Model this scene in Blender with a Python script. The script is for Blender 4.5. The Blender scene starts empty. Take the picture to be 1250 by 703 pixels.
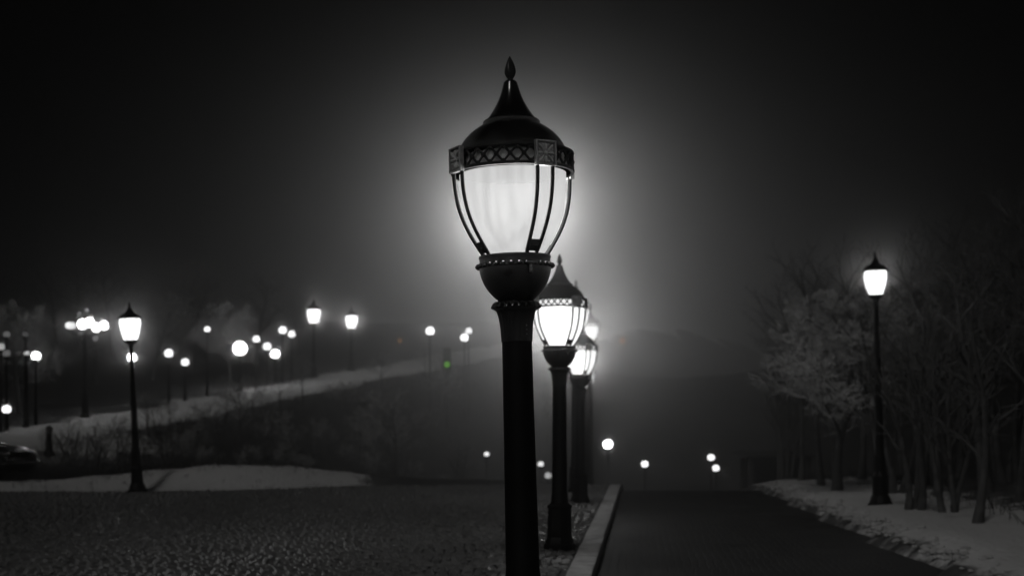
import bpy, bmesh, math, random
import numpy as np
from mathutils import Vector, Matrix, noise

random.seed(7)
R = math.radians
sc = bpy.context.scene
col = sc.collection
EYE = 1.38          # camera height
HOR = 516.0         # horizon row in the photograph
F = 1700.0          # focal length in photograph pixels

# ------------------------------------------------------------------ tuning
HAZE = 0.018
ANISO = -0.99
P_MAIN = 1250.0

def at(px, py, D):
    return Vector(((px - 625) / F * D, D, EYE + (HOR - py) / F * D))

def sstep(a, b, v):
    t = min(1.0, max(0.0, (v - a) / (b - a)))
    return t * t * (3 - 2 * t)

# ------------------------------------------------------------------ terrain function
PA = (-16.0, 36.0); PD = (0.3795, 0.9252)      # the snowy path up the slope
def us(x, y):
    dx, dy = x - PA[0], y - PA[1]
    return dx * PD[1] - dy * PD[0], dx * PD[0] + dy * PD[1]

def kerb_x(y): return -0.68 + 0.0925 * y + 0.75 * sstep(12.3, 7.4, y)
def verge_x(y): return 3.39 + 0.0738 * y

def zpath(s):
    return max(0.0, min(0.3 + 0.12 * s, 8.0))

def base(x, y):
    road = -2.9 * sstep(29.5, 62, y)
    if x > verge_x(y):
        d = x - verge_x(y)
        road += 0.10 * sstep(0.0, 0.35, d) + 0.35 * sstep(0.8, 5.0, d)
    road += (6.5 + .7 * noisy(x, 0, .07, 4)) * sstep(47, 63, y)
    u, s = us(x, y)
    w = sstep(10.5, 1.6, u)
    if w <= 0: return road
    hill = zpath(s) + (0.05 * min(-u, 30) if u < 0 else 0)
    return road * (1 - w) + hill * w

def in_street(x, y):
    return y < 36 and kerb_x(y) - 60 < x < verge_x(y) - 0.05

def noisy(x, y, sc_=1.0, seed=0.0):
    return noise.noise(Vector((x * sc_, y * sc_, seed)))

def ground_z(x, y):
    return base(x, y) + bump_h(x, y)

def left_edge(x):            # where the cobbles stop and the snowy verge starts (distance)
    return 28.2 + 0.12 * (x + 8) + 3.2 * sstep(-6.5, -1.5, x)

def bump_h(x, y):
    if x < kerb_x(y) and y < left_edge(x): return 0.0
    if kerb_x(y) <= x <= verge_x(y) + 0.05: return 0.0
    a = 0.05 * noisy(x, y, 1.3, 3) + 0.025 * noisy(x, y, 4.2, 9)
    if x < 0:
        a += (0.13 + .34 * math.exp(-((x + 6.0) / 2.6) ** 2)) * sstep(0, 1.0, y - left_edge(x)) * sstep(4, 2.0, y - left_edge(x))
    return a

# ------------------------------------------------------------------ materials
def mat(name, color=(.5,)*3, rough=.6, metal=0.0, bump=None, var=None, spec=.5, coat=0.0):
    m = bpy.data.materials.new(name); m.use_nodes = True
    nt = m.node_tree; b = nt.nodes['Principled BSDF']
    b.inputs['Base Color'].default_value = (*color, 1)
    b.inputs['Roughness'].default_value = rough
    b.inputs['Metallic'].default_value = metal
    b.inputs['Specular IOR Level'].default_value = spec
    b.inputs['Coat Weight'].default_value = coat
    tc = nt.nodes.new('ShaderNodeTexCoord')
    if var:
        n = nt.nodes.new('ShaderNodeTexNoise'); n.inputs['Scale'].default_value = var[0]; n.inputs['Detail'].default_value = 6
        nt.links.new(tc.outputs['Object'], n.inputs['Vector'])
        r = nt.nodes.new('ShaderNodeValToRGB')
        r.color_ramp.elements[0].position = .3; r.color_ramp.elements[1].position = .7
        r.color_ramp.elements[0].color = (*[c * var[1] for c in color], 1)
        r.color_ramp.elements[1].color = (*[min(1, c * var[2]) for c in color], 1)
        nt.links.new(n.outputs['Fac'], r.inputs['Fac']); nt.links.new(r.outputs['Color'], b.inputs['Base Color'])
        mr = nt.nodes.new('ShaderNodeMapRange'); mr.inputs['To Min'].default_value = max(.05, rough - .12); mr.inputs['To Max'].default_value = min(1, rough + .12)
        nt.links.new(n.outputs['Fac'], mr.inputs['Value']); nt.links.new(mr.outputs['Result'], b.inputs['Roughness'])
    if bump:
        n2 = nt.nodes.new('ShaderNodeTexNoise'); n2.inputs['Scale'].default_value = bump[0]; n2.inputs['Detail'].default_value = 5
        nt.links.new(tc.outputs['Object'], n2.inputs['Vector'])
        bp = nt.nodes.new('ShaderNodeBump'); bp.inputs['Strength'].default_value = bump[1]; bp.inputs['Distance'].default_value = bump[2]
        nt.links.new(n2.outputs['Fac'], bp.inputs['Height']); nt.links.new(bp.outputs['Normal'], b.inputs['Normal'])
    return m

M = {}
M['black'] = mat('black_lamp_paint', (.012,)*3, .22, 0, (60, .08, .003), (9, .7, 1.4), .7, .6)
M['post'] = mat('black_post_paint', (.010,)*3, .55, 0, (45, .15, .004), (7, .7, 1.4), .3)
M['grey'] = mat('worn_grey_casting', (.034,)*3, .32, .3, (40, .2, .004), (14, .55, 1.5), .5)
M['plaque'] = mat('plaque_casting', (.30,)*3, .45, .3, (90, .2, .003), (30, .6, 1.5), .5)
M['stone'] = mat('dark_setts', (.16,)*3, .38, 0, (60, .25, .004), (6, .5, 1.5), .6)
M['joint'] = mat('joint_sand', (.035,)*3, .9, 0, (30, .5, .01), (6, .6, 1.5))
M['asphalt'] = mat('asphalt', (.045,)*3, .62, 0, (110, .7, .006), (2.2, .55, 1.6))
M['matte'] = mat('matte_black', (.012,)*3, 1.0, 0, None, (20, .8, 1.2), 0.0)  # dull black for the added plate under the roof
M['relief'] = mat('lit_tone_relief', (.62,)*3, .5, .2, (90, .2, .003), (30, .7, 1.15), .5)  # petals paler than the plaque: caught light put into the colour
M['enamel'] = mat('grey_enamel', (.8,)*3, .5, 0, None, (12, .8, 1.15))
M['band'] = mat('matte_band_paint', (.014,)*3, .7, 0, None, (20, .8, 1.2), .12)
M['kerb'] = mat('kerb_concrete', (.78,)*3, .75, 0, (55, .5, .006), (5, .6, 1.25))
M['bark'] = mat('bark', (.10,)*3, .9, 0, (22, .8, .02), (8, .6, 1.6))
M['frost'] = mat('frosted_twigs', (.62,)*3, .85, 0, None, (5, .6, 1.4))
M['twig'] = mat('dark_twigs', (.15,)*3, .85, 0, None, (5, .6, 1.6))
M['grass'] = mat('dead_grass', (.055,)*3, .9, 0, None, (1.2, .5, 1.8))
M['wood'] = mat('weathered_boards', (.07,)*3, .8, 0, (25, .4, .01), (6, .6, 1.5))
M['car'] = mat('car_paint', (.02, .021, .023), .2, .3, None, None, .5, .8)
M['carglass'] = mat('car_glass', (.01,)*3, .06, 0, None, None, .8)
M['rubber'] = mat('rubber', (.015,)*3, .8)
M['chrome'] = mat('chrome', (.6,)*3, .18, 1.0)

def add_setts(m):
    nt = m.node_tree; b = nt.nodes['Principled BSDF']; tc = nt.nodes.new('ShaderNodeTexCoord')
    mp = nt.nodes.new('ShaderNodeMapping'); mp.inputs['Rotation'].default_value = (0, 0, math.atan(.0925))
    br = nt.nodes.new('ShaderNodeTexBrick'); br.inputs['Scale'].default_value = 1; br.inputs['Brick Width'].default_value = .17; br.inputs['Row Height'].default_value = .12
    br.inputs['Mortar Size'].default_value = .012; br.inputs['Mortar Smooth'].default_value = 1.0
    nz = nt.nodes.new('ShaderNodeTexNoise'); nz.inputs['Scale'].default_value = 2.0
    ad = nt.nodes.new('ShaderNodeMixRGB'); ad.blend_type = 'ADD'; ad.inputs['Fac'].default_value = .13
    nt.links.new(tc.outputs['Object'], nz.inputs['Vector']); nt.links.new(tc.outputs['Object'], ad.inputs['Color1']); nt.links.new(nz.outputs['Color'], ad.inputs['Color2'])
    nt.links.new(ad.outputs[0], mp.inputs['Vector']); nt.links.new(mp.outputs[0], br.inputs['Vector'])
    bp = nt.nodes.new('ShaderNodeBump'); bp.invert = True; bp.inputs['Strength'].default_value = .8; bp.inputs['Distance'].default_value = .014
    old = b.inputs['Normal'].links[0].from_socket
    nt.links.new(br.outputs['Fac'], bp.inputs['Height']); nt.links.new(old, bp.inputs['Normal']); nt.links.new(bp.outputs['Normal'], b.inputs['Normal'])
add_setts(M['asphalt'])

def ground_mat():
    m = mat('snow_and_earth', (.05,)*3, .9)
    nt = m.node_tree; b = nt.nodes['Principled BSDF']
    tc = nt.nodes.new('ShaderNodeTexCoord')
    a = nt.nodes.new('ShaderNodeAttribute'); a.attribute_name = 'snow'
    n = nt.nodes.new('ShaderNodeTexNoise'); n.inputs['Scale'].default_value = 2.3; n.inputs['Detail'].default_value = 9; n.inputs['Roughness'].default_value = .7
    nt.links.new(tc.outputs['Object'], n.inputs['Vector'])
    ad = nt.nodes.new('ShaderNodeMath'); ad.operation = 'ADD'
    nt.links.new(a.outputs['Fac'], ad.inputs[0]); nt.links.new(n.outputs['Fac'], ad.inputs[1])
    rp = nt.nodes.new('ShaderNodeValToRGB')
    e = rp.color_ramp.elements
    e[0].position = .0; e[0].color = (.035, .035, .035, 1)
    e[1].position = 1.0; e[1].color = (.82, .82, .82, 1)
    x = e.new(.60); x.color = (.05, .05, .05, 1)
    x = e.new(.80); x.color = (.12, .12, .12, 1)
    x = e.new(.92); x.color = (.62, .62, .62, 1)
    nt.links.new(ad.outputs[0], rp.inputs['Fac']); nt.links.new(rp.outputs['Color'], b.inputs['Base Color'])
    n2 = nt.nodes.new('ShaderNodeTexNoise'); n2.inputs['Scale'].default_value = 9; n2.inputs['Detail'].default_value = 7
    nt.links.new(tc.outputs['Object'], n2.inputs['Vector'])
    bp = nt.nodes.new('ShaderNodeBump'); bp.inputs['Strength'].default_value = .9; bp.inputs['Distance'].default_value = .05
    nt.links.new(n2.outputs['Fac'], bp.inputs['Height']); nt.links.new(bp.outputs['Normal'], b.inputs['Normal'])
    return m
M['ground'] = ground_mat()

def lantern_glass(name, trans, emit, body=.0, gloss=.03, color=(1, 1, 1), sample=True):
    """frosted lantern glass: lets part of the bulb's light straight through, glows itself."""
    m = bpy.data.materials.new(name); m.use_nodes = True
    nt = m.node_tree; nt.nodes.clear()
    out = nt.nodes.new('ShaderNodeOutputMaterial')
    em = nt.nodes.new('ShaderNodeEmission'); em.inputs['Color'].default_value = (*color, 1); em.inputs['Strength'].default_value = emit
    cur = em.outputs[0]
    if body > 0:
        tr = nt.nodes.new('ShaderNodeBsdfTranslucent')
        tc = nt.nodes.new('ShaderNodeTexCoord'); mp = nt.nodes.new('ShaderNodeMapping'); mp.inputs['Scale'].default_value = (22, 22, .5)
        n = nt.nodes.new('ShaderNodeTexNoise'); n.inputs['Scale'].default_value = 1.0; n.inputs['Detail'].default_value = 3
        nt.links.new(tc.outputs['Object'], mp.inputs['Vector']); nt.links.new(mp.outputs[0], n.inputs['Vector'])
        rp = nt.nodes.new('ShaderNodeValToRGB'); rp.color_ramp.elements[0].position = .3; rp.color_ramp.elements[1].position = .7
        rp.color_ramp.elements[0].color = (body*.70,)*3 + (1,); rp.color_ramp.elements[1].color = (body*1.2,)*3 + (1,)
        nt.links.new(n.outputs['Fac'], rp.inputs['Fac']); nt.links.new(rp.outputs['Color'], tr.inputs['Color'])
        ad = nt.nodes.new('ShaderNodeAddShader'); nt.links.new(cur, ad.inputs[0]); nt.links.new(tr.outputs[0], ad.inputs[1]); cur = ad.outputs[0]
    gl = nt.nodes.new('ShaderNodeBsdfGlossy'); gl.inputs['Roughness'].default_value = .25; gl.inputs['Color'].default_value = (1, 1, 1, 1)
    mg = nt.nodes.new('ShaderNodeMixShader'); mg.inputs[0].default_value = gloss
    nt.links.new(cur, mg.inputs[1]); nt.links.new(gl.outputs[0], mg.inputs[2])
    tp = nt.nodes.new('ShaderNodeBsdfTransparent')
    mx = nt.nodes.new('ShaderNodeMixShader'); mx.inputs[0].default_value = trans
    nt.links.new(mg.outputs[0], mx.inputs[1]); nt.links.new(tp.outputs[0], mx.inputs[2])
    nt.links.new(mx.outputs[0], out.inputs['Surface'])
    m.cycles.emission_sampling = 'AUTO' if sample else 'NONE'
    return m

_lit = {}
def lit(D, level=2.2, color=(1, 1, 1), sample=False):
    """glowing globe: bright enough to show white through the haze at distance D."""
    k = (round(D / 4) * 4, level, color, sample)
    if k not in _lit:
        m = bpy.data.materials.new('lit_globe'); m.use_nodes = True
        nt = m.node_tree; nt.nodes.clear()
        out = nt.nodes.new('ShaderNodeOutputMaterial')
        em = nt.nodes.new('ShaderNodeEmission'); em.inputs['Color'].default_value = (*color, 1)
        em.inputs['Strength'].default_value = level * math.exp(HAZE * k[0])
        nt.links.new(em.outputs[0], out.inputs['Surface'])
        m.cycles.emission_sampling = 'AUTO' if sample else 'NONE'
        _lit[k] = m
    return _lit[k]

# ------------------------------------------------------------------ object helpers
def obj(name, me, m=None, parent=None, loc=None):
    if isinstance(me, bmesh.types.BMesh):
        d = bpy.data.meshes.new(name); me.to_mesh(d); me.free(); me = d
    o = bpy.data.objects.new(name, me); col.objects.link(o)
    if m is not None and len(me.materials) == 0: me.materials.append(m)
    if parent: o.parent = parent
    if loc: o.location = loc
    return o

def smooth(o, ang=35):
    me = o.data
    me.polygons.foreach_set('use_smooth', [True] * len(me.polygons))
    me.set_sharp_from_angle(angle=R(ang))
    return o

def tag(o, label=None, cat=None, group=None, kind=None):
    if label: o['label'] = label
    if cat: o['category'] = cat
    if group: o['group'] = group
    if kind: o['kind'] = kind
    return o

def empty(name, loc=(0, 0, 0), rz=0):
    o = bpy.data.objects.new(name, None); col.objects.link(o)
    o.location = loc; o.rotation_euler = (0, 0, rz); o.empty_display_size = .2
    return o

def copy_tree(o, parent=None):
    c = o.copy(); col.objects.link(c)
    if parent: c.parent = parent
    for ch in list(o.children): copy_tree(ch, c)
    return c

def lathe(profile, n=48, bm=None, cx=0, cy=0, rfun=None):
    bm = bm or bmesh.new()
    rings = []
    for r, z in profile:
        ring = []
        for i in range(n):
            a = 2 * math.pi * i / n
            rr = r if rfun is None else rfun(r, z, a)
            ring.append(bm.verts.new((cx + rr * math.cos(a), cy + rr * math.sin(a), z)))
        rings.append(ring)
    for k in range(len(rings) - 1):
        A, B = rings[k], rings[k + 1]
        for i in range(n):
            j = (i + 1) % n
            bm.faces.new((A[i], A[j], B[j], B[i]))
    if profile[0][0] > 1e-4: bm.faces.new(list(reversed(rings[0])))
    if profile[-1][0] > 1e-4: bm.faces.new(rings[-1])
    return bm

def shell(profile, n=48):
    """lathe without end caps"""
    bm = bmesh.new(); rings = []
    for r, z in profile:
        rings.append([bm.verts.new((r * math.cos(2*math.pi*i/n), r * math.sin(2*math.pi*i/n), z)) for i in range(n)])
    for k in range(len(rings) - 1):
        for i in range(n):
            j = (i + 1) % n
            bm.faces.new((rings[k][i], rings[k][j], rings[k+1][j], rings[k+1][i]))
    return bm

def tube(bm, pts, rad, n=8, flat=1.0, cap=True):
    """tube along points; rad is a number or a list; flat squeezes the section"""
    pts = [Vector(p) for p in pts]; rings = []
    if not hasattr(rad, '__len__'): rad = [rad] * len(pts)
    prev = None
    for i, p in enumerate(pts):
        t = (pts[min(i + 1, len(pts) - 1)] - pts[max(i - 1, 0)]).normalized()
        if prev is None:
            a = t.orthogonal().normalized()
        else:
            a = (prev - t * prev.dot(t)).normalized()
        prev = a; b = t.cross(a)
        rings.append([bm.verts.new(p + (a * math.cos(2*math.pi*k/n) + b * math.sin(2*math.pi*k/n) * flat) * rad[i]) for k in range(n)])
    for i in range(len(rings) - 1):
        for k in range(n):
            j = (k + 1) % n
            bm.faces.new((rings[i][k], rings[i][j], rings[i+1][j], rings[i+1][k]))
    if cap and n > 3:
        bm.faces.new(list(reversed(rings[0]))); bm.faces.new(rings[-1])
    return bm

def box(bm, c, s, rot=None, bev=0.0):
    g = bmesh.ops.create_cube(bm, size=1.0)
    vs = g['verts']
    for v in vs: v.co = Vector((v.co.x * s[0], v.co.y * s[1], v.co.z * s[2]))
    if bev > 0:
        es = list({e for v in vs for e in v.link_edges})
        r = bmesh.ops.bevel(bm, geom=es, offset=bev, segments=2, affect='EDGES', profile=.5)
        vs = list({v for f in r['faces'] for v in f.verts} | {v for v in vs if v.is_valid})
    mt = Matrix.Translation(Vector(c)) @ (rot.to_4x4() if rot is not None else Matrix.Identity(4))
    for v in vs: v.co = mt @ v.co
    return bm

def ball(bm, c, r, seg=10, sz=1.0):
    g = bmesh.ops.create_uvsphere(bm, u_segments=seg, v_segments=max(5, seg // 2 + 1), radius=r)
    for v in g['verts']: v.co = Vector((v.co.x + c[0], v.co.y + c[1], v.co.z * sz + c[2]))
    return bm

def smoothed(pr, n=6):
    """Catmull-Rom refinement of a (r, z) profile"""
    out = []
    for i in range(len(pr) - 1):
        p0 = pr[max(i-1, 0)]; p1 = pr[i]; p2 = pr[i+1]; p3 = pr[min(i+2, len(pr)-1)]
        for k in range(n):
            t = k / n
            out.append(tuple(.5 * ((2*p1[a]) + (-p0[a]+p2[a])*t + (2*p0[a]-5*p1[a]+4*p2[a]-p3[a])*t*t + (-p0[a]+3*p1[a]-3*p2[a]+p3[a])*t**3) for a in (0, 1)))
    out.append(pr[-1]); return out

def point_light(name, parent, z, watts, radius):
    l = bpy.data.lights.new(name, 'POINT'); l.energy = watts; l.shadow_soft_size = radius
    l.color = (1, .995, .985)
    o = bpy.data.objects.new(name, l); col.objects.link(o); o.parent = parent; o.location = (0, 0, z)
    return o

# ------------------------------------------------------------------ the ornate row lamp
PHI0 = R(-90 + 30)      # azimuth of the plaque that shows front right
GLASS_MAIN = lantern_glass('frosted_lantern_glass', .03, .40, .0014, gloss=0.0)

def make_row_lamp(glass):
    root = empty('street_lamp')
    # post and pedestal
    post = lathe(smoothed([(.098, .50), (.094, .56), (.088, .62)], 3) + [(.086, .64), (.080, 1.2), (.0755, 1.80)], 40)
    smooth(obj('post', post, M['post'], root))
    ped = lathe([(.175, 0), (.175, .05), (.158, .065), (.150, .10), (.136, .13), (.130, .40), (.124, .44), (.136, .455), (.136, .475), (.120, .49), (.100, .502)], 8)
    p = obj('pedestal', ped, M['post'], root); smooth(p, 20)
    # fluted neck under the bowl
    def flute(r, z, a): return r * (1 - .045 * (0.5 + 0.5 * math.cos(24 * a))) if 1.80 < z < 1.945 else r
    neck = lathe([(.072, 1.785), (.079, 1.79), (.080, 1.802)] + [(.080 + .006 * t + .014 * t ** 3, 1.804 + .14 * t) for t in [0, .2, .4, .6, .75, .88, .97]] + [(.102, 1.948), (.112, 1.953), (.114, 1.962), (.108, 1.968)], 96, rfun=flute)
    nk = smooth(obj('neck', neck, M['grey'], root), 50)
    for k in range(3):
        b = bmesh.new(); ball(b, (.084 * math.cos(PHI0 + .12), .084 * math.sin(PHI0 + .12), 1.825 + .022 * k), .004, 8)
        obj('bolt', b, M['plaque'], nk)
    # toothed flange
    fl = bmesh.new()
    lathe([(.090, 1.966), (.112, 1.968), (.118, 1.978), (.112, 1.990), (.090, 1.998)], 64, fl)
    for k in range(22):
        a = 2 * math.pi * k / 22
        box(fl, (.116 * math.cos(a), .116 * math.sin(a), 1.972), (.016, .017, .030), Matrix.Rotation(a, 3, 'Z') @ Matrix.Rotation(R(-28), 3, 'Y'), .004)
    smooth(obj('flange', fl, M['black'], root), 30)
    # bowl
    bowl = lathe(smoothed([(.086, 1.996), (.100, 2.008), (.132, 2.040), (.160, 2.083), (.177, 2.130), (.182, 2.160)], 5) + [(.188, 2.164), (.188, 2.178), (.179, 2.184), (.180, 2.208), (.184, 2.213), (.182, 2.222), (.130, 2.224)], 64)
    bo = smooth(obj('bowl', bowl, M['grey'], root), 40)
    bd = bmesh.new()
    for k in range(30):
        a = 2 * math.pi * k / 30
        ball(bd, (.189 * math.cos(a), .189 * math.sin(a), 2.171), .0145, 10, .85)
    smooth(obj('beading', bd, M['black'], bo), 80)
    lt = bmesh.new(); a = PHI0 - .12
    box(lt, (.187 * math.cos(a), .187 * math.sin(a), 2.146), (.022, .020, .055), Matrix.Rotation(a, 3, 'Z'), .004)
    box(lt, (.193 * math.cos(a), .193 * math.sin(a), 2.174), (.022, .040, .018), Matrix.Rotation(a, 3, 'Z'), .004)
    smooth(obj('latch', lt, M['black'], bo), 30)
    # globe
    gp = smoothed([(.138, 2.2245), (.162, 2.25), (.200, 2.31), (.232, 2.376), (.253, 2.44), (.266, 2.55), (.270, 2.64), (.266, 2.73)], 5)
    g = smooth(obj('globe', shell(gp, 64), glass, root), 80)
    # U brackets
    rib = smoothed([(.314, 2.640), (.313, 2.590), (.307, 2.527), (.293, 2.46), (.272, 2.40), (.242, 2.34), (.208, 2.285), (.176, 2.238), (.166, 2.224)], 3)
    for q in range(4):
        a = PHI0 + q * math.pi / 2; e = Vector((math.cos(a), math.sin(a), 0)); t = Vector((-math.sin(a), math.cos(a), 0))
        bm = bmesh.new()
        for s in (-1, 1):
            pts = []
            for i, (r, z) in enumerate(rib):
                f = i / (len(rib) - 1)
                pts.append(e * r + t * s * (.043 - .018 * f ** 2.2) + Vector((0, 0, z)))
            tube(bm, pts, .0098, 8)
        # web that closes the U at the bottom
        z0, z1 = 2.232, 2.285
        pv = []
        for z in (z0, .5*(z0+z1), z1):
            r = np.interp(z, [x[1] for x in rib[::-1]], [x[0] for x in rib[::-1]])
            pv.append((z, r))
        for (za, ra), (zb, rb) in zip(pv[:-1], pv[1:]):
            box(bm, e * ((ra + rb) / 2) + Vector((0, 0, (za + zb) / 2)), (.012, .050, .030), Matrix.Rotation(a, 3, 'Z') @ Matrix.Rotation(R(30), 3, 'Y'), .002)
        smooth(obj('bracket', bm, M['band'], root), 40)
    # pierced crown band
    cb = bmesh.new(); RB = .303
    for zc, h in ((2.644, .016), (2.732, .014)):
        lathe([(RB - .009, zc - h/2), (RB + .007, zc - h/2), (RB + .010, zc), (RB + .007, zc + h/2), (RB - .009, zc + h/2), (RB - .009, zc - h/2)], 96, cb)
    NX = 28
    for k in range(NX):
        a0 = PHI0 + 2 * math.pi * (k + .5) / NX
        w = 2 * math.pi / NX
        for s in (-1, 1):
            pts = []
            for i in range(5):
                f = i / 4; aa = a0 + s * (f - .5) * w * .98
                pts.append((RB * math.cos(aa), RB * math.sin(aa), 2.650 + f * .077))
            tube(cb, pts, .0062, 6)
        ball(cb, (RB * math.cos(a0), RB * math.sin(a0), 2.6885), .0125, 8)
        for s in (0, 1):
            aa = a0 + w / 2
            ball(cb, (RB * math.cos(aa), RB * math.sin(aa), 2.656 + s * .064), .0095, 8)
    smooth(obj('crown_band', cb, M['band'], root), 40)
    lin = smooth(obj('glare_liner', shell([(.280, 2.638), (.284, 2.670), (.284, 2.716)], 64), M['enamel'], root), 40)  # added ring, blocks the bulb's glare behind the pierced band
    # flower plaques
    for q in range(4):
        a = PHI0 + q * math.pi / 2
        bm = bmesh.new()
        rot = Matrix.Rotation(a, 3, 'Z')
        W, H = .116, .124
        mt = Matrix.Translation(Vector((.314 * math.cos(a), .314 * math.sin(a), 2.688))) @ rot.to_4x4()
        box(bm, (0, 0, 0), (.012, W, H), None, .003)
        for s in (-1, 1):
            box(bm, (.012, s * (W/2 - .005), 0), (.018, .010, H - .0006), None, .003)
            box(bm, (.0115, 0, s * (H/2 - .005)), (.018, W - .019, .010), None, .003)
        for v in bm.verts: v.co = mt @ v.co
        plq = smooth(obj('plaque', bm, M['plaque'], root), 40)
        bm = bmesh.new()
        for k in range(8):
            b_ = k * math.pi / 4; L = .036 if k % 2 == 0 else .049
            m0 = bmesh.new()
            bmesh.ops.create_uvsphere(m0, u_segments=12, v_segments=8, radius=1)
            for v in m0.verts:
                x, y, z = v.co
                wv = .0080 if k % 2 == 0 else .0064
                rr = .013 + L * (.5 + .5 * x); off = y * wv * (1.15 if x > 0 else .75)
                v.co = Vector((.007 + max(z, -.2) * .015, rr * math.cos(b_) - off * math.sin(b_), rr * math.sin(b_) + off * math.cos(b_)))
            tmp = bpy.data.meshes.new('tmp'); m0.to_mesh(tmp); m0.free(); bm.from_mesh(tmp); bpy.data.meshes.remove(tmp)
            c2 = b_ + math.pi / 8
            ball(bm, (.010, .041 * math.cos(c2), .044 * math.sin(c2)), .0052, 8)
        ball(bm, (.013, 0, 0), .0095, 10)
        for v in bm.verts: v.co = mt @ v.co
        smooth(obj('flower_relief', bm, M['relief'], plq), 60)
    # roof: dome, collar, spire, finial
    roof = lathe([(.262, 2.714), (.285, 2.716), (.287, 2.724)] + smoothed([(.283, 2.730), (.270, 2.762), (.246, 2.804), (.208, 2.845), (.164, 2.876), (.138, 2.888)], 5) + [(.120, 2.888)], 72)
    ro = smooth(obj('roof', roof, M['black'], root), 45)
    obj('glare_plate', lathe([(.257, 2.702), (.257, 2.710)], 64), M['matte'], ro)  # added plate, keeps the bulb from glaring on the roof underside
    ring = lathe([(.120, 2.882), (.141, 2.884), (.145, 2.890), (.145, 2.900), (.140, 2.907), (.126, 2.909)], 64)
    ri = smooth(obj('collar_ring', ring, M['grey'], ro), 35)
    spire = lathe([(.132, 2.905)] + smoothed([(.130, 2.910), (.112, 2.930), (.088, 2.966), (.066, 3.006), (.050, 3.046), (.039, 3.084), (.034, 3.102)], 5) + [(.026, 3.110), (.014, 3.112)], 56)
    smooth(obj('spire', spire, M['black'], ro), 45)
    def leaf(r, z, a): return r * (1 + .10 * math.cos(4 * a + 30 * (z - 3.11)))
    fin = lathe([(.012, 3.108)] + smoothed([(.014, 3.112), (.012, 3.120), (.019, 3.130), (.027, 3.150), (.026, 3.172), (.019, 3.200), (.009, 3.222), (.002, 3.235)], 4), 32, rfun=leaf)
    smooth(obj('finial', fin, M['grey'], root), 60)
    return root

row_group = 'ornate street lamps along the kerb'
lamp = make_row_lamp(GLASS_MAIN)
lamp.location = (at(642, 849, 7.05).x, 7.05, 0.0)
lamp.rotation_euler = (0, R(-1.45), 0)
tag(lamp, 'large nearest ornate black street lamp with frosted white globe and flower plaques', 'street lamp', row_group)

glow2 = lantern_glass('glowing_lantern_glass', .2, 1.7)
gmesh2 = None
def place_row(x, y, label, watts, z=0.0, scale=1.0, rz=0.0, D=None):
    global gmesh2
    c = copy_tree(lamp); c.location = (x, y, z); c.rotation_euler = (0, 0, rz); c.scale = (scale,) * 3
    for ch in list(c.children):
        if ch.name.startswith('glare_liner'):          # their crown bands are lit from inside
            bpy.data.objects.remove(ch); continue
        if ch.name.startswith('globe'):
            if gmesh2 is None:
                gmesh2 = ch.data.copy(); gmesh2.materials.clear(); gmesh2.materials.append(glow2)
            ch.data = gmesh2
    tag(c, label, 'street lamp', row_group)
    if watts: point_light('bulb', c, 2.50, watts, .17)
    return c
point_light_main = None

def row_at(px, D, label, watts, rz, globe_y=None, z=0.0):
    x = (px - 625) / F * D
    c = place_row(x, D, label, watts, z, 1.0, rz)
    if globe_y is not None:                    # a taller post of the same pattern
        dz = EYE + (HOR - globe_y) / F * D - z - 2.47
        for ch in c.children:
            if ch.name.startswith('pedestal'): continue
            if ch.name.startswith('post'):
                k_ = (1.30 + dz) / 1.30; ch.scale.z = k_; ch.location.z = .5 - .5 * k_
            else: ch.location.z += dz
row_at(683, 15.3, 'ornate black lamp with blown-out white globe just behind the large nearest lamp', 240, .05)
row_at(708, 24.3, 'ornate lit lamp, second behind the large nearest lamp, post on the strip by the kerb', 220, -.1)
row_at(715, 42.0, 'farthest small ornate lamp of the kerb row, its globe lowest of the row', 30, .2, 463, base((715 - 625) / F * 42, 42))
# two taller lamps of the same pattern whose globes show above the row
row_at(720, 40.0, 'taller lit ornate lamp peeping over the second lamp behind the large one', 100, .4, 406, base((720 - 625) / F * 40, 40))
row_at(703, 28.0, 'tall ornate lamp almost hidden behind the second lamp, its globe only a sliver', 110, .3, 388, base((703 - 625) / F * 28, 28))

point_light('bulb', lamp, 2.50, P_MAIN, .195).visible_camera = False

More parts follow.
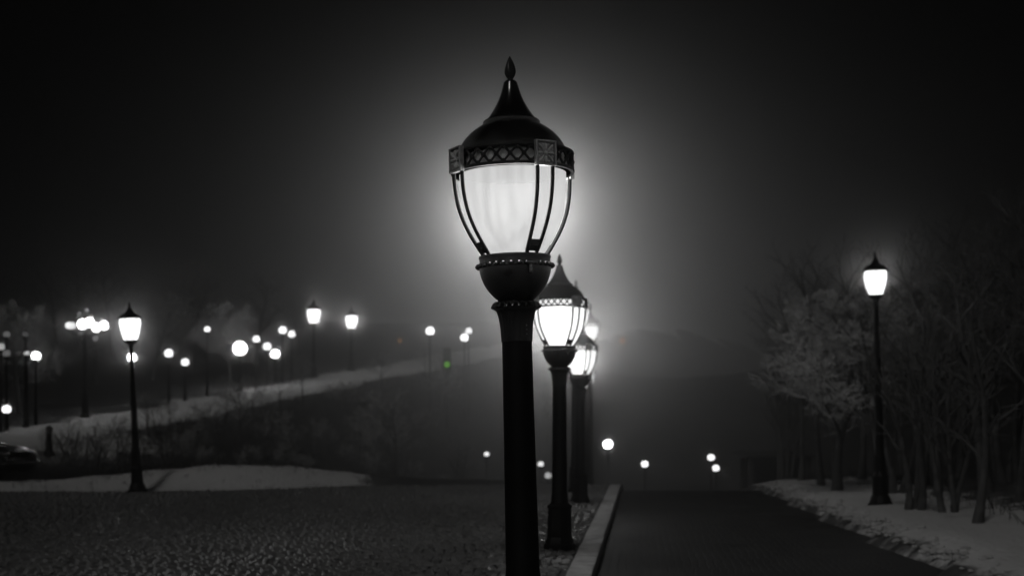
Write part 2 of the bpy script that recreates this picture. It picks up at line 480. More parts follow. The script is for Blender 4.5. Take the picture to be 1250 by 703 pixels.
# ------------------------------------------------------------------ tall slim park lamps
def make_tall_lamp(H, glass, k=1.0):
    """H = height of the globe's centre; k = lantern size"""
    root = empty('park_lamp')
    ped = lathe([(.20, 0), (.20, .06), (.175, .08), (.155, .16), (.125, .20), (.115, .46), (.125, .49), (.105, .52), (.092, .56)], 12)
    smooth(obj('pedestal', ped, M['post'], root), 25)
    post = lathe([(.090, .55), (.080, .8), (.082, .83), (.072, .86), (.055, H * .55), (.034, H - .36 * k), (.034, H - .30 * k)], 20)
    smooth(obj('post', post, M['post'], root), 40)
    cup = lathe([(.035, H - .32*k), (.05*k, H - .31*k), (.045*k, H - .27*k), (.09*k, H - .235*k), (.125*k, H - .20*k), (.11*k, H - .19*k)], 24)
    smooth(obj('cup', cup, M['black'], root), 40)
    gl = shell(smoothed([(.105*k, H - .195*k), (.135*k, H - .12*k), (.165*k, H), (.180*k, H + .11*k), (.170*k, H + .175*k)], 4), 24)
    smooth(obj('globe', gl, glass, root), 60)
    for q in range(6):
        a = q * math.pi / 3 + .3
        bm = bmesh.new()
        tube(bm, [((r + .006) * math.cos(a), (r + .006) * math.sin(a), z) for r, z in [(.112*k, H - .2*k), (.14*k, H - .12*k), (.17*k, H), (.186*k, H + .11*k), (.19*k, H + .17*k)]], .006 * k, 6)
        obj('rib', bm, M['black'], root)
    cap = lathe([(.16*k, H + .165*k), (.205*k, H + .168*k), (.205*k, H + .195*k)] + smoothed([(.195*k, H + .20*k), (.15*k, H + .25*k), (.085*k, H + .285*k), (.05*k, H + .33*k), (.025*k, H + .39*k)], 3) + [(.02*k, H + .40*k), (.028*k, H + .42*k), (.012*k, H + .46*k), (.002, H + .49*k)], 24)
    smooth(obj('cap', cap, M['black'], root), 45)
    return root

def glow_mat(D, level): return lantern_glass('glowing_park_lamp_glass', .2, level * math.exp(HAZE * D))
pg = 'tall lamps beside the street and path'
p = at(1075, 622, 21.8); z0 = ground_z(p.x, 21.8)
t = make_tall_lamp(at(1068, 343, 21.8).z - z0, glow_mat(21.8, 2.2), 1.0); t.location = (p.x, 21.8, z0 - .02); t.rotation_euler = (0, R(-1.3), 0)
tag(t, 'tall slim black park lamp with lit tapering globe on the snowy right verge', 'park lamp', pg)
point_light('bulb', t, at(1068, 343, 21.8).z - z0, 42, .08)
p = at(168, 600, 27.9); z0 = ground_z(p.x, 27.9)
t = make_tall_lamp(at(157, 400, 27.9).z - z0, glow_mat(27.9, 2.4), 1.15); t.location = (p.x, 27.9, z0 - .02); t.rotation_euler = (0, R(-2.6), 0)
tag(t, 'tall black lamp with bright tapering globe at the left edge of the cobbles', 'park lamp', pg)
point_light('bulb', t, at(157, 400, 27.9).z - z0, 14, .1)

def beyond_path(px):
    D = 34.0
    while D < 80 and us((px - 625) / F * D, D)[0] > -1.8: D += .25
    return D

def solve(px, py, H, lo=30.0, hi=110.0):
    """distance at which a globe seen at (px, py) stands H above the ground"""
    best, bd = lo, 1e9
    D = lo
    while D < hi:
        q = at(px, py, D); e = abs(q.z - base(q.x, D) - H)
        if e < bd - .02: best, bd = D, e
        D += .5
    return best

for px, py, H, k, lab in ((383, 385, 3.0, 1.55, 'larger of the two tapering lamps on the snowy path ridge, left of the large lamp'),
                          (429, 392, 3.0, 1.5, 'smaller tapering lamp on the path ridge, nearer the large lamp than its twin')):
    D = solve(px, py, H, beyond_path(px), 90); q = at(px, py, D); z0 = base(q.x, D)
    t = make_tall_lamp(q.z - z0, glow_mat(D, 2.2), k); t.location = (q.x, D, z0 - .02)
    tag(t, lab, 'park lamp', pg); point_light('bulb', t, q.z - z0, 150, .1)
    print('ridge lamp', px, D, q.z - z0)

# ------------------------------------------------------------------ far globe lamps
def make_globe_lamp(H, r, m):
    root = empty('globe_lamp')
    post = lathe([(.10, 0), (.10, .05), (.06, .09), (.05, .5), (.035, .55), (.026, H - r - .06), (.07, H - r - .04), (.08, H - r + .02), (.05, H - r + .035)], 12)
    smooth(obj('post', post, M['post'], root), 30)
    g = bmesh.new(); ball(g, (0, 0, H), r, 16); smooth(obj('globe', g, m, root), 80)
    c = lathe([(.05, H + r - .02), (.06, H + r - .012), (.03, H + r + .03), (.008, H + r + .06)], 10)
    smooth(obj('cap', c, M['black'], root), 40)
    return root

gg = 'small round globe lamps in the distance'
W_ = (1, 1, 1)
globes = [
 # px, py, wanted height, globe width in photo px, level, colour, bulb W, label
 (253, 401, 4.2, 6, 1.7, W_, 0, 'small white globe lamp high above the others, alone between the two tall left lamps'),
 (206, 430, 3.2, 9, 1.8, W_, 0, 'left of two neighbouring white globes right of the tall left lamp'),
 (226, 441, 3.0, 8, 1.6, W_, 0, 'lower right of two neighbouring white globes right of the tall left lamp'),
 (161, 435, 2.9, 9, 2.2, W_, 30, 'white globe showing just under the tall left lamp head'),
 (44, 433, 3.0, 9, 2.2, W_, 30, 'white globe lamp with dark post near the left edge of the park'),
 (33, 430, 3.2, 5, .55, W_, 0, 'dim narrow globe touching the left side of a brighter globe'),
 (8, 407, 4.0, 7, .10, W_, 0, 'faint grey globe, upper one at the far left edge'),
 (31, 407, 4.0, 6, .06, W_, 0, 'faintest grey globe high up beside a dark trunk at the far left'),
 (1, 422, 3.4, 8, .35, W_, 0, 'grey globe cut by the left edge of the picture'),
 (8, 430, 3.2, 8, .10, W_, 0, 'faint grey globe, lower one at the far left edge'),
 (8, 498, 1.0, 9, 2.2, W_, 0, 'low white globe light above the snow at the far left'),
 (293, 424, 3.2, 15, 2.6, W_, 60, 'largest round white globe lamp, in front of the dark trunks of the park'),
 (313, 413, 3.5, 7, 1.8, W_, 0, 'white globe with dark post right of the largest round globe'),
 (326, 422, 3.2, 8, 1.8, W_, 0, 'white globe between two others in the diagonal of three'),
 (336, 431, 3.0, 9, 2.0, W_, 40, 'lowest white globe of the diagonal of three, near the path'),
 (345, 402, 3.6, 8, 1.8, W_, 0, 'upper left globe of the close pair left of the ridge lamps'),
 (356, 407, 3.5, 7, 1.7, W_, 0, 'lower right globe of the close pair left of the ridge lamps'),
 (525, 403, 3.2, 9, 1.8, W_, 0, 'single white globe above the far end of the ridge, left of a close pair'),
 (572, 403, 3.4, 7, .9, W_, 0, 'upper globe of the close pair next to the large lamp post'),
 (567, 411, 3.2, 8, 1.8, W_, 0, 'lower globe of the close pair next to the large lamp post'),
 (488, 415, 3.0, 5, .07, (1, .45, .12), 0, 'dim orange globe light above the snowy ridge'),
 (760, 415, 6.0, 7, .10, (1, .40, .12), 0, 'dim orange globe light right of the row of ornate lamps'),
 (594, 553, 1.9, 5, 1.0, W_, 0, 'small white globe lamp just left of the large lamp post beyond the cobbles'),
 (660, 565, 1.8, 6, .8, W_, 0, 'upper globe low between the large post and the next post'),
 (669, 579, 1.5, 7, .35, W_, 0, 'dimmer lower globe low between the large post and the next post'),
 (742, 541, 3.0, 10, 1.9, W_, 30, 'white globe lamp right above the far end of the kerb'),
 (787, 565, 2.2, 7, 1.8, W_, 0, 'white globe just above the crest of the right roadway'),
 (868, 557, 2.4, 7, 1.8, W_, 0, 'upper globe of the close pair above the crest of the right roadway'),
 (874, 570, 2.0, 7, 1.6, W_, 0, 'lower globe of the close pair above the crest of the right roadway'),
]
for px, py, H, wpx, lv, c, wt, lab in globes:
    D = solve(px, py, H, beyond_path(px) if py < 520 and px < 500 else 40, 95)
    if c[1] < .6: D = 78.0
    q = at(px, py, D); z0 = base(q.x, D); h = q.z - z0
    r = max(.06, .5 * (wpx + 1.2) / F * D)
    t = make_globe_lamp(h, r, lit(D, lv * 4, c, True) if wt else lit(D, lv, c, True)); t.location = (q.x, D, z0 - .03)
    tag(t, lab, 'globe lamp', gg)
    print('globe', px, py, 'D=%.1f h=%.2f r=%.2f' % (D, h, r))

# branching lamp with a cluster of globes
D = solve(104, 396, 4.6, beyond_path(104), 70); q = at(104, 396, D); z0 = base(q.x, D); H = q.z - z0
cl = empty('cluster_lamp', (q.x, D, z0 - .03))
tag(cl, 'branching lamp post with a cluster of glaring white globes in the left park', 'cluster lamp')
smooth(obj('post', lathe([(.16, 0), (.16, .08), (.11, .14), (.09, .7), (.06, .8), (.05, H), (.03, H + .3), (.004, H + .5)], 14), M['post'], cl), 30)
for dx, dy, dz, r, lv in ((-20, 0, 0, .11, 1.2), (-12, -6, -1, .11, .9), (-1, -4, 1, .16, 2.6), (8, -5, 3, .15, 2.6), (12, 3, -2, .14, 2.6), (23, 0, 0, .14, 2.4), (17, 6, 7, .09, .35), (29, 0, 1, .07, .2), (-7, 0, 14, .07, .15), (0, 3, 19, .07, .25), (-10, 6, -9, .08, .10), (10, 5, -15, .10, .14), (-4, 5, -7, .08, .4)):
    v = Vector((dx / F * D, dy * .05, H + dz / F * D))
    bm = bmesh.new(); tube(bm, [(0, 0, v.z - .35), (v.x * .5, v.y * .5, v.z - .32), (v.x * .95, v.y * .95, v.z - .22), (v.x, v.y, v.z - r)], .018, 6)
    ar = obj('arm', bm, M['post'], cl)
    bm = bmesh.new(); ball(bm, v, r, 14); smooth(obj('globe', bm, lit(D, lv * 3.5, W_, True) if lv > 2 else lit(D, lv), ar), 80)

# green pedestrian signal on the ridge
D = solve(546, 444, 2.3, 45, 90); q = at(546, 444, D); z0 = base(q.x, D); h = q.z - z0
s = empty('traffic_light', (q.x, D, z0 - .03)); tag(s, 'small traffic light showing green on the far ridge', 'traffic light')
smooth(obj('post', lathe([(.07, 0), (.05, .1), (.05, h + .25)], 10), M['post'], s), 30)
b = bmesh.new(); box(b, (0, -.10, h + .2), (.30, .16, .85), None, .03); obj('housing', b, M['post'], s)
for k, m_ in ((0, lit(D, .16, (.30, 1, .06))), (1, M['carglass']), (2, M['carglass'])):
    b = bmesh.new(); ball(b, (0, -.19, h + k * .26), .12, 12); smooth(obj('lens', b, m_, s), 80)

# ------------------------------------------------------------------ ground, streets
def axis(lo, hi, step, far_lo, far_hi):
    v = list(np.arange(lo, hi + 1e-6, step))
    a, k = lo, step
    while a > far_lo: k *= 1.35; a -= k; v.insert(0, a)
    a, k = hi, step
    while a < far_hi: k *= 1.35; a += k; v.append(a)
    return v
xs = axis(-26, 22, .3, -220, 220); ys = axis(10, 68, .3, -60, 300)
def snow_at(x, y):
    u, s_ = us(x, y)
    u += .9 * noisy(x, y, .45, 21) + .5 * noisy(x, y, 1.3, 5)
    v = .08 + .22 * max(0, noisy(x, y, .35, 33))
    v = max(v, (.74 + .5 * noisy(x, y, .7, 60) + .25 * noisy(x, y, 2.1, 61)) * sstep(2.6, 1.3, abs(u)) * sstep(-14, -6, s_))
    if s_ < 10: v = max(v, .6 * sstep(4.5, 2.0, abs(u - 1.2)) * sstep(-10, -4, s_) * sstep(10, 4, s_))
    le = left_edge(x)
    if x < 0: v = max(v, (.66 + .25 * noisy(x, y, .9, 40)) * sstep(-.6, .1, y - le) * sstep(3.4, 1.0, y - le) * (1 - .95 * sstep(-4.6, -1.8, x)))
    d = x - verge_x(y)
    if d > -.4:
        v = max(v, .80 * sstep(-.15, .3, d) * sstep(3.0, 1.4, d) * sstep(60, 36, y) * (1 if y > 0 else 0))
        v = max(v, .30 * sstep(6, 2, d) * sstep(48, 38, y))
    if u < 0: v = max(v, .28 * sstep(-8, -1, u))
    return v
verts, snow = [], []
for y in ys:
    for x in xs:
        z = base(x, y) + bump_h(x, y)
        if y < left_edge(x) - .3 and x < kerb_x(y): z -= .06
        elif kerb_x(y) - 2.2 < x < kerb_x(y) + .1 and y < 60: z -= .06
        elif kerb_x(y) <= x < verge_x(y) - .1 and y < 47: z -= .22
        verts.append((x, y, z)); snow.append(snow_at(x, y))
nx = len(xs)
faces = [(j*nx+i, j*nx+i+1, (j+1)*nx+i+1, (j+1)*nx+i) for j in range(len(ys)-1) for i in range(nx-1)]
me = bpy.data.meshes.new('ground'); me.from_pydata(verts, [], faces)
me.attributes.new('snow', 'FLOAT', 'POINT').data.foreach_set('value', snow)
g = obj('ground', me, M['ground']); smooth(g, 80); tag(g, kind='structure')

def strip(name, x0f, x1f, y0, y1, n, m, zoff, nxs=6):
    vs, fs = [], []
    for j in range(n + 1):
        y = y0 + (y1 - y0) * j / n
        for i in range(nxs + 1):
            x = x0f(y) + (x1f(y) - x0f(y)) * i / nxs
            vs.append((x, y, -2.9 * sstep(29.5, 62, y) + zoff))
    for j in range(n):
        for i in range(nxs):
            a = j * (nxs + 1) + i
            fs.append((a, a + 1, a + nxs + 2, a + nxs + 1))
    me = bpy.data.meshes.new(name); me.from_pydata(vs, [], fs)
    o = obj(name, me, m); tag(o, kind='structure'); smooth(o, 80); return o
strip('road', kerb_x, lambda y: verge_x(y) + .3, -20, 48, 70, M['asphalt'], -.12)

# setts: one mesh of separate bevelled stones
def setts():
    rng = np.random.default_rng(3)
    L, Wd, gap = .115, .165, .026
    V, Fc = [], []
    ang = math.atan(.0925)
    rows = np.arange(8.2, 40, Wd)
    for ri, yy in enumerate(rows):
        off = (ri % 2) * L / 2 + rng.uniform(-.03, .03)
        x = kerb_x(yy) - .012
        xa = x - off
        while xa > -15.5:
            l = L * rng.uniform(.8, 1.15)
            xc = xa - l / 2; xa -= l
            wob = .03 * math.sin(xc * 1.7 + yy * .3) + .02 * math.sin(xc * 4.1)
            yc = yy + wob
            if yc > left_edge(xc) or abs(xc) > yc * .42 + 2.2: continue
            z = base(xc, yc) + .012 * noisy(xc, yc, .8, 5) + rng.uniform(-.012, .012)
            hx, hy = l / 2 - gap / 2, Wd / 2 - gap / 2
            tx, ty = rng.uniform(-.09, .09), rng.uniform(-.09, .09)
            b0 = len(V); bx, by = .022, .040
            for sx, sy in ((-1, -1), (1, -1), (1, 1), (-1, 1)):
                V.append((xc + sx * hx, yc + sy * hy, z - .028))
            for sx, sy in ((-1, -1), (1, -1), (1, 1), (-1, 1)):
                V.append((xc + sx * (hx - .006), yc + sy * (hy - .006), z - .012 + sx * tx * hx + sy * ty * hy))
            for sx, sy in ((-1, -1), (1, -1), (1, 1), (-1, 1)):
                V.append((xc + sx * (hx - bx), yc + sy * (hy - by), z + .010 + sx * tx * hx + sy * ty * hy))
            for o_ in (0, 4):
                for k in range(4):
                    n_ = (k + 1) % 4
                    Fc.append((b0 + o_ + k, b0 + o_ + n_, b0 + o_ + 4 + n_, b0 + o_ + 4 + k))
            Fc.append((b0 + 8, b0 + 9, b0 + 10, b0 + 11))
    me = bpy.data.meshes.new('cobbled_street'); me.from_pydata(V, [], Fc)
    return me
cs = obj('cobbled_street', setts(), M['stone']); tag(cs, kind='structure'); smooth(cs, 24)
vs = []
jb = strip('street_bed', lambda y: -40, lambda y: kerb_x(y) - .002, -20, 46, 60, M['joint'], -.026)
# trim the bed where the verge rises: it runs under the snow, so nothing to do

# kerb stones
kb = bmesh.new(); y = -6.0
rr = random.Random(4)
while y < 46:
    l = .95
    yc = y + l / 2; zc = -2.9 * sstep(29.5, 62, yc)
    sl = (-2.9 * sstep(29.5, 62, y + l) + 2.9 * sstep(29.5, 62, y)) / l
    box(kb, (kerb_x(yc) + .118 + rr.uniform(-.004, .004), yc, zc - .065 + rr.uniform(-.004, .004)), (.235, l - .012, .17), Matrix.Rotation(-math.atan(kerb_x(yc + .5) - kerb_x(yc - .5)), 3, 'Z') @ Matrix.Rotation(math.atan(sl), 3, 'X'), .014)
    y += l
k = obj('kerb', kb, M['kerb']); smooth(k, 30); tag(k, kind='structure')

# ------------------------------------------------------------------ trees
def tubes_mesh(name, polys):
    V, Fc = [], []
    for pts, rads, n in polys:
        prev = None; b0 = len(V); m = len(pts)
        for i, p in enumerate(pts):
            t = (pts[min(i+1, m-1)] - pts[max(i-1, 0)])
            if t.length < 1e-9: t = Vector((0, 0, 1))
            t.normalize()
            a = t.orthogonal() if prev is None else prev - t * prev.dot(t)
            a.normalize(); prev = a; b = t.cross(a)
            for k in range(n):
                w = 2 * math.pi * k / n
                V.append(tuple(p + (a * math.cos(w) + b * math.sin(w)) * rads[i]))
        for i in range(m - 1):
            for k in range(n):
                j = (k + 1) % n
                Fc.append((b0+i*n+k, b0+i*n+j, b0+(i+1)*n+j, b0+(i+1)*n+k))
    me = bpy.data.meshes.new(name); me.from_pydata(V, [], Fc); return me

def grow(seed, H, r0, first=.28, spread=1.0, nl=10, depth=4, up=.35, stems=1, wob=.08, ratio=.55, tmin=.0022):
    rn = random.Random(seed); low, high = [], []
    def go(p, d, L, r, lev):
        n = 7 if lev == 0 else (5 if lev < 3 else 3)
        pts, rads = [p.copy()], [r]; q = p.copy(); d = d.copy()
        for i in range(n):
            d = (d + Vector((rn.gauss(0, 1), rn.gauss(0, 1), rn.gauss(0, .6))) * wob * (1 + .8 * lev) + Vector((0, 0, up * .12 * (lev > 0)))).normalized()
            q = q + d * (L / n); pts.append(q.copy())
            f = (i + 1) / n
            rads.append(max(tmin, r * (1 - .82 * f)) if lev else max(.006, r * ((1 - f) ** .8 * .88 + .12)))
        if lev == 0: rads[0] *= 1.5
        (low if lev < 2 else high).append((pts, rads, 8 if lev == 0 else (6 if lev == 1 else 3)))
        if lev >= depth: return
        kids = nl if lev == 0 else max(3, int(nl * (.72 if lev == 1 else .55)))
        for c in range(kids):
            f0 = first if lev == 0 else .22
            f = f0 + (1 - f0) * (c + rn.random() * .8) / kids; f = min(f, .98)
            x = f * n; i = min(int(x), n - 1); pp = pts[i].lerp(pts[i+1], x - i)
            dd = (pts[i+1] - pts[i]).normalized()
            az = c * 2.4 + rn.random() * 1.2
            a = dd.orthogonal().normalized(); b = dd.cross(a)
            side = a * math.cos(az) + b * math.sin(az)
            an = (R(52) if lev == 0 else R(42)) * rn.uniform(.7, 1.2) * spread
            nd = (dd * math.cos(an) + side * math.sin(an)).normalized()
            LL = (L * ratio * (1.15 - .75 * f) if lev == 0 else L * .52 * (1.2 - .6 * f)) * rn.uniform(.75, 1.2)
            go(pp, nd, LL, max(.003, rads[i] * (.55 if lev == 0 else .6)), lev + 1)
    for s_ in range(stems):
        a = s_ * 2.1 + rn.random(); tilt = 0.0 if stems == 1 else .10 + .08 * rn.random()
        go(Vector((math.cos(a) * .12 * (stems > 1), math.sin(a) * .12 * (stems > 1), -.08)), Vector((math.cos(a) * tilt, math.sin(a) * tilt, 1)).normalized(), H * (1 if s_ == 0 else rn.uniform(.75, .95)), r0, 0)
    return low, high

def make_tree(seed, twig, **kw):
    low, high = grow(seed, **kw)
    root = empty('bare_tree')
    smooth(obj('trunk', tubes_mesh('trunk', low), M['bark'], root), 70)
    obj('crown', tubes_mesh('crown', high), twig, root)
    return root

T_big = make_tree(12, M['frost'], H=4.7, r0=.085, first=.26, spread=1.0, nl=15, depth=4, ratio=.54, up=.6, tmin=.0055)
T_sap = make_tree(5, M['twig'], H=2.9, r0=.062, first=.30, spread=.95, nl=7, depth=3, ratio=.55)
T_mul = make_tree(23, M['twig'], H=3.4, r0=.055, first=.32, spread=.75, nl=7, depth=3, stems=4, ratio=.5)
T_slim = make_tree(31, M['twig'], H=5.2, r0=.075, first=.36, spread=.72, nl=10, depth=3, ratio=.45)
T_mid = make_tree(47, M['frost'], H=2.3, r0=.045, first=.42, spread=1.1, nl=9, depth=4, ratio=.6, tmin=.0045)
T_broad = make_tree(61, M['twig'], H=6.0, r0=.16, first=.30, spread=1.05, nl=11, depth=4, ratio=.6)
used = set()
def put(proto, px, D, sc_=1.0, rz=0.0, label='', group=None, py=None, sink=.05):
    o = proto if proto.name not in used else copy_tree(proto)
    used.add(proto.name)
    x = (px - 625) / F * D; o.location = (x, D, ground_z(x, D) - sink); o.rotation_euler = (0, 0, rz); o.scale = (sc_,) * 3
    tag(o, label, 'tree', group); return o

put(T_big, 1022, 26.5, .98, .4, 'wide frosted bare tree left of the tall lamp on the right verge').scale = (1.05, 1.05, .74)
put(T_sap, 1192, 17.6, 1.0, 1.1, 'nearest sapling with thin upright branches, right of the tall lamp on the snow')
put(T_mul, 1118, 20.6, .95, .3, 'bare clump of several leaning stems next to the tall lamp pedestal')
put(T_slim, 978, 31.0, .85, .2, 'farthest dark bare tree at the end of the snowy right verge')
put(T_slim, 1003, 28.8, .9, 1.9, 'slim bare tree between the wide frosted tree and the verge end')
put(T_mul, 1160, 19.6, .8, 2.3, 'smaller bare stem clump between the tall lamp and the nearest sapling')
wl, wg = 'slender bare tree in the dark wood behind the right verge', 'bare trees of the dark wood on the right'
for i, (px, D, s_) in enumerate(((1052, 30, .95), (1090, 25, .9), (1100, 31, 1.0), (1128, 26, .85), (1145, 23, .8), (1150, 33, 1.0), (1172, 27, .9), (1205, 22.5, .85), (1215, 29, 1.0), (1232, 24, .9), (1245, 20.5, .75), (1258, 27, 1.0), (1285, 22, .9), (1180, 35, 1.1), (1120, 38, 1.1), (1065, 37, 1.05), (1020, 35, .95), (960, 40, 1.0), (1240, 33, 1.1))):
    pr = (T_slim, T_mul, T_slim, T_broad)[i % 4]
    put(pr, px, D, s_ * (.72 if pr is T_broad else (1.35 if pr is T_mul else 1)), i * 1.7, wl, wg)
put(T_mid, 485, 34.5, .95, .5, 'little frosted tree alone behind the cobbles, left of the large lamp')
ll, lg = 'bare tree among the globe lamps of the dark left park', 'bare trees of the left park'
for i, (px, D, s_) in enumerate(((25, 47, .85), (72, 60, 1.0), (118, 56, .8), (140, 66, 1.0), (186, 58, .85), (238, 63, .9), (282, 57, .75), (312, 66, .9), (366, 72, .8), (-10, 56, 1.0), (215, 74, 1.1), (95, 72, 1.1))):
    put((T_big, T_slim, T_big, T_broad)[i % 4], px, D, s_ * (.7 if i % 4 == 3 else .85), i * 2.1, ll, lg)
bl, bg = 'spindly bare shrub on the dark slope under the path', 'bare shrubs on the slope'
rn = random.Random(9)
for i in range(26):
    px = 60 + i * 20 + rn.uniform(-8, 8); D = rn.uniform(33, 42) + max(0, (px - 300) * .02)
    o = put(T_mul if i % 2 else T_mid, px, D, rn.uniform(.32, .55), i * 1.3, bl, bg); o['category'] = 'shrub'; o.name = 'bare_shrub'
rn = random.Random(31)
for i in range(24):
    px = 190 + i * 15.5 + rn.uniform(-9, 9); want = rn.uniform(2.6, 7.5); D = 33.0
    while D < 70 and us((px - 625) / F * D, D)[0] > want: D += .25
    o = put(T_mid, px, D, rn.uniform(.40, .85), i * 1.9, 'pale frosted shrub on the dark slope between the path and the street', 'frosted shrubs on the slope')
    o['category'] = 'shrub'; o.name = 'frosted_shrub'
# frosted bush under the path, lit
o = put(T_mid, 356, 42, .5, 2.0, 'pale frosted bush just below the snowy path, under the diagonal of globes'); o['category'] = 'shrub'; o.name = 'frosted_bush'
# dark hedge by the parked car
def bush(name, cx, D, w, h, seed, label):
    rn = random.Random(seed); polys = []
    for i in range(420):
        p = Vector((rn.gauss(0, w * .32), rn.gauss(0, .25), 0)); d = Vector((rn.gauss(0, .35), rn.gauss(0, .35), 1)).normalized()
        L = h * rn.uniform(.5, 1.05); pts = [p, p + d * L * .5, p + (d + Vector((rn.gauss(0, .3), rn.gauss(0, .3), 0))) * L]
        polys.append((pts, [.008, .006, .002], 3))
    x = (cx - 625) / F * D
    o = obj(name, tubes_mesh(name, polys), M['twig']); o.location = (x, D, ground_z(x, D) - .05)
    tag(o, label, 'bush')
bush('dense_bush', 62, 31.5, 1.6, .85, 3, 'dark twiggy bush between the parked car and the tall left lamp')

# dead grass and undergrowth
polys = []; rn = random.Random(2)
def blades(n, xf, yf, ok, h):
    c = 0
    while c < n:
        y = rn.uniform(*yf); x = rn.uniform(*xf); c += 1
        if not ok(x, y): continue
        z = ground_z(x, y) - .02
        for k in range(3):
            d = Vector((rn.gauss(0, .35), rn.gauss(0, .35), 1)) * h * rn.uniform(.5, 1.2)
            p = Vector((x + rn.gauss(0, .06), y + rn.gauss(0, .06), z))
            polys.append(([p, p + d * .6, p + d + Vector((d.x * .4, d.y * .4, -.02))], [.007, .005, .001], 3))
blades(9000, (-20, 3), (29, 60), lambda x, y: 2.0 < us(x, y)[0] < 12 and y > left_edge(x) + 1.0, .28)
blades(2500, (4, 16), (14, 40), lambda x, y: x - verge_x(y) > 1.5, .22)
blades(500, (-13, 0), (28, 32), lambda x, y: 0 < y - left_edge(x) < 1.2, .10)
gs = obj('dead_grass', tubes_mesh('dead_grass', polys), M['grass'])
tag(gs, 'sparse dead grass sticking out of the snow on the slopes', 'grass', kind='stuff')

# snow lumps on the right verge
bm = bmesh.new(); rn = random.Random(12)
for i in range(520):
    y = rn.uniform(12, 33); x = verge_x(y) + rn.gauss(.05, .10) + .02; r = rn.uniform(.012, .042)
    g0 = bmesh.ops.create_icosphere(bm, subdivisions=1, radius=r)
    for v in g0['verts']:
        v.co = Vector((v.co.x * 1.4 + x, v.co.y * 1.4 + y, v.co.z * .7 + max(ground_z(x, y), -.12) + r * .2)) + Vector((rn.gauss(0, r*.12), rn.gauss(0, r*.12), rn.gauss(0, r*.12)))
M['snow'] = mat('snow', (.72,)*3, .8, 0, (20, .6, .02), (7, .7, 1.1))
sn = obj('snow_crumbs', bm, M['snow']); smooth(sn, 80); tag(sn, 'ridge of crumbled snow along the edge of the right road', 'snow', kind='stuff')

# ------------------------------------------------------------------ bollard, shelter, car
D = 37.0; p = at(60, 538, D); z0 = ground_z(p.x, D)
bo = empty('bollard', (p.x, D, z0 - .03)); tag(bo, 'short dark bollard standing on the snowy path at the left', 'bollard')
smooth(obj('post', lathe([(.16, 0), (.15, .12), (.09, .2), (.075, .6), (.09, .64), (.09, .70)], 16), M['post'], bo), 30)
smooth(obj('cap', lathe([(.085, .70), (.10, .72), (.09, .78), (.04, .83), (.003, .85)], 16), M['post'], bo), 40)

D = 44.0; q = at(945, 554, D); z0 = base(q.x, D); h = q.z - z0
sh = empty('shelter', (q.x, D, z0)); tag(sh, 'dark low open shelter at the far end of the right verge', 'shelter')
for sx in (-.85, .3, .95):
    b = bmesh.new(); box(b, (sx, -.6, h / 2 - .05), (.16, .16, h), None, .01); obj('post', b, M['wood'], sh)
b = bmesh.new(); box(b, (0, .5, h / 2 - .08), (2.0, .08, h - .06), None, .01); obj('back_wall', b, M['wood'], sh)
b = bmesh.new(); box(b, (0, -.05, h + .03), (2.5, 1.7, .09), None, .02); box(b, (0, -.05, h + .10), (2.2, 1.4, .06), None, .02); obj('roof', b, M['wood'], sh)

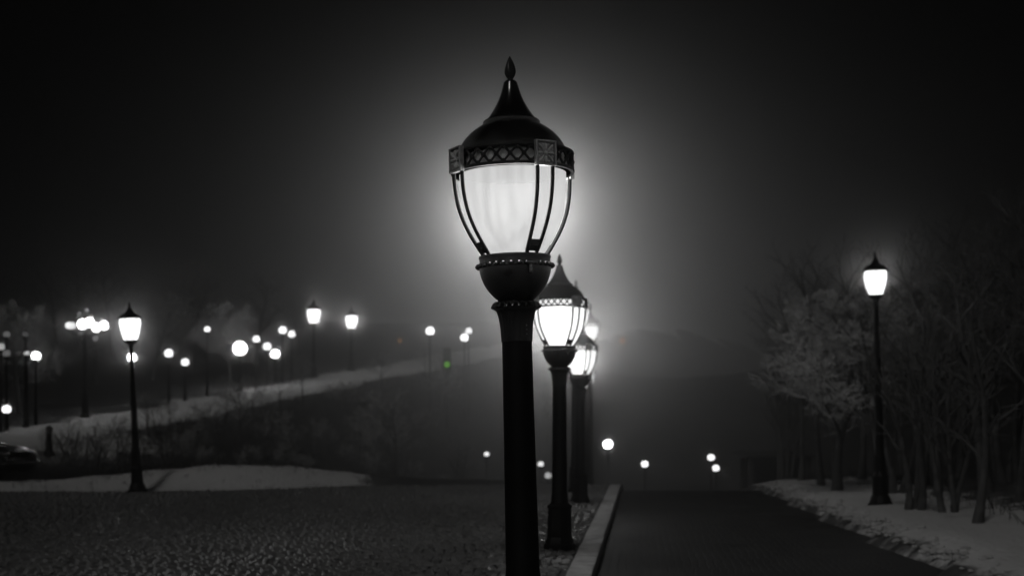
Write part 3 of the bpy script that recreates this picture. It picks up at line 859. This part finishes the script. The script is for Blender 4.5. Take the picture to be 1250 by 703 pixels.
def make_car():
    root = empty('parked_car')
    prof = [(-2.1, .32), (-2.12, .62), (-2.0, .92), (-1.5, 1.0), (-.95, 1.36), (-.2, 1.45), (.45, 1.40), (1.1, .98), (1.85, .86), (2.08, .70), (2.12, .45), (2.05, .28)]
    bm = bmesh.new()
    cols = []
    for y, k in ((-.84, .93), (-.80, .985), (-.55, 1.0), (0, 1.006), (.55, 1.0), (.80, .985), (.84, .93)):
        ring = []
        for x, z in prof:
            yy = y * (1 - .20 * max(0, (z - .95)) / .5)
            ring.append(bm.verts.new((x * (.985 if abs(y) > .82 else 1) * (1 - .012 * (abs(y) > .7)), yy, .3 + (z - .3) * k)))
        cols.append(ring)
    for a, b in zip(cols[:-1], cols[1:]):
        for i in range(len(prof)):
            j = (i + 1) % len(prof); bm.faces.new((a[i], a[j], b[j], b[i]))
    bm.faces.new(list(reversed(cols[0]))); bm.faces.new(cols[-1])
    bmesh.ops.recalc_face_normals(bm, faces=bm.faces)
    bo = smooth(obj('body', bm, M['car'], root), 40)
    def panel(name, pts, m):
        b = bmesh.new(); vs = [b.verts.new(p) for p in pts]; f = b.faces.new(vs)
        r = bmesh.ops.extrude_face_region(b, geom=[f]); n = f.normal if f.normal.length else Vector((0, 0, 1))
        b.normal_update()
        for v in [e for e in r['geom'] if isinstance(e, bmesh.types.BMVert)]: v.co += f.normal * -.012
        obj(name, b, m, root)
    panel('windscreen', [(.50, -.62, 1.395), (1.06, -.70, 1.03), (1.06, .70, 1.03), (.50, .62, 1.395)][::-1], M['carglass'])
    for s_ in (-1, 1):
        panel('side_window', [(.95, s_*.835, 1.0), (.40, s_*.70, 1.33), (-.25, s_*.69, 1.36), (-.25, s_*.835, 1.0)], M['carglass'])
        panel('side_window', [(-.33, s_*.835, 1.0), (-.33, s_*.69, 1.36), (-.9, s_*.71, 1.28), (-1.3, s_*.835, 1.0)], M['carglass'])
        b = bmesh.new(); box(b, (2.0, s_*.60, .70), (.16, .34, .13), None, .03); obj('headlight', b, M['chrome'], root)
        b = bmesh.new(); box(b, (.75, s_*.93, .98), (.12, .16, .11), None, .03); smooth(obj('wing_mirror', b, M['car'], root), 40)
    b = bmesh.new(); box(b, (2.12, 0, .50), (.07, 1.62, .07), None, .02); obj('bumper_trim', b, M['chrome'], root)
    b = bmesh.new(); box(b, (2.08, 0, .70), (.06, .8, .10), None, .02); obj('grille', b, M['rubber'], root)
    for x in (-1.3, 1.32):
        for s_ in (-1, 1):
            b = lathe([(.19, -.09), (.29, -.10), (.315, -.07), (.315, .07), (.29, .10), (.19, .09)], 28)
            rt = Matrix.Rotation(R(90), 4, 'X')
            for v in b.verts: v.co = rt @ v.co + Vector((x, s_ * .77, .315))
            w = smooth(obj('wheel', b, M['rubber'], root), 35)
            b = bmesh.new(); lathe([(.19, -.098), (.17, -.104), (.05, -.09), (.001, -.09)], 20, b); lathe([(.001, .09), (.05, .09), (.17, .104), (.19, .098)], 20, b)
            for v in b.verts: v.co = rt @ v.co + Vector((x, s_ * .77, .315))
            smooth(obj('rim', b, M['chrome'], w), 35)
    return root
car = make_car(); D = 30.8; q = at(27, 600, D)
car.location = (q.x - 2.15, D + .4, ground_z(q.x - 2, D) - .02); car.rotation_euler = (0, 0, R(-8)); car.scale = (1, 1, .95)
tag(car, 'dark parked car with only its front showing at the left edge', 'car')

# ------------------------------------------------------------------ haze, sky, moonlight
b = bmesh.new(); box(b, (0, 120, 5.35), (640, 560, 19.3))
hz = obj('haze', b); tag(hz, kind='stuff')
hm = bpy.data.materials.new('haze'); hm.use_nodes = True; nt = hm.node_tree; nt.nodes.clear()
out = nt.nodes.new('ShaderNodeOutputMaterial'); pv = nt.nodes.new('ShaderNodeVolumePrincipled')
pv.inputs['Color'].default_value = (.95, .95, .95, 1); pv.inputs['Density'].default_value = HAZE; pv.inputs['Anisotropy'].default_value = ANISO
nt.links.new(pv.outputs[0], out.inputs['Volume']); hz.data.materials.append(hm)

w = bpy.data.worlds.new('World'); sc.world = w; w.use_nodes = True; nt = w.node_tree
bgn = nt.nodes['Background']; sky = nt.nodes.new('ShaderNodeTexSky'); sky.sky_type = 'NISHITA'; sky.sun_disc = False
EL, AZ = R(42), R(200)
sky.sun_elevation = EL; sky.sun_rotation = AZ
bw = nt.nodes.new('ShaderNodeRGBToBW'); nt.links.new(sky.outputs[0], bw.inputs[0]); nt.links.new(bw.outputs[0], bgn.inputs['Color'])
bgn.inputs['Strength'].default_value = 0.0004
sl = bpy.data.lights.new('moon', 'SUN'); sl.energy = .33; sl.angle = R(8); sl.color = (1, .98, .95)
so = bpy.data.objects.new('moon', sl); col.objects.link(so)
sd = Vector((math.sin(AZ) * math.cos(EL), math.cos(AZ) * math.cos(EL), math.sin(EL)))
so.rotation_euler = sd.to_track_quat('Z', 'Y').to_euler()

# ------------------------------------------------------------------ camera and render settings
cam = bpy.data.cameras.new('camera'); co = bpy.data.objects.new('camera', cam); col.objects.link(co); sc.camera = co
co.location = (0, 0, EYE); co.rotation_euler = (R(90), 0, 0)
cam.sensor_width = 36; cam.lens = F / 1250 * 36; cam.shift_y = (HOR - 351.5) / 1250
cam.clip_end = 2000; cam.clip_start = .05
cam.dof.use_dof = True; cam.dof.focus_distance = 6.85; cam.dof.aperture_fstop = 2.5
sc.view_settings.view_transform = 'Standard'; sc.view_settings.look = 'None'
sc.view_settings.exposure = 0; sc.view_settings.gamma = 1
cy = sc.cycles
cy.use_denoising = True; cy.denoiser = 'OPENIMAGEDENOISE'
cy.max_bounces = 8; cy.diffuse_bounces = 2; cy.glossy_bounces = 2; cy.volume_bounces = 0; cy.transparent_max_bounces = 12
cy.sample_clamp_indirect = 1.0; cy.sample_clamp_direct = 0
cy.use_light_tree = True; cy.caustics_reflective = False; cy.caustics_refractive = False
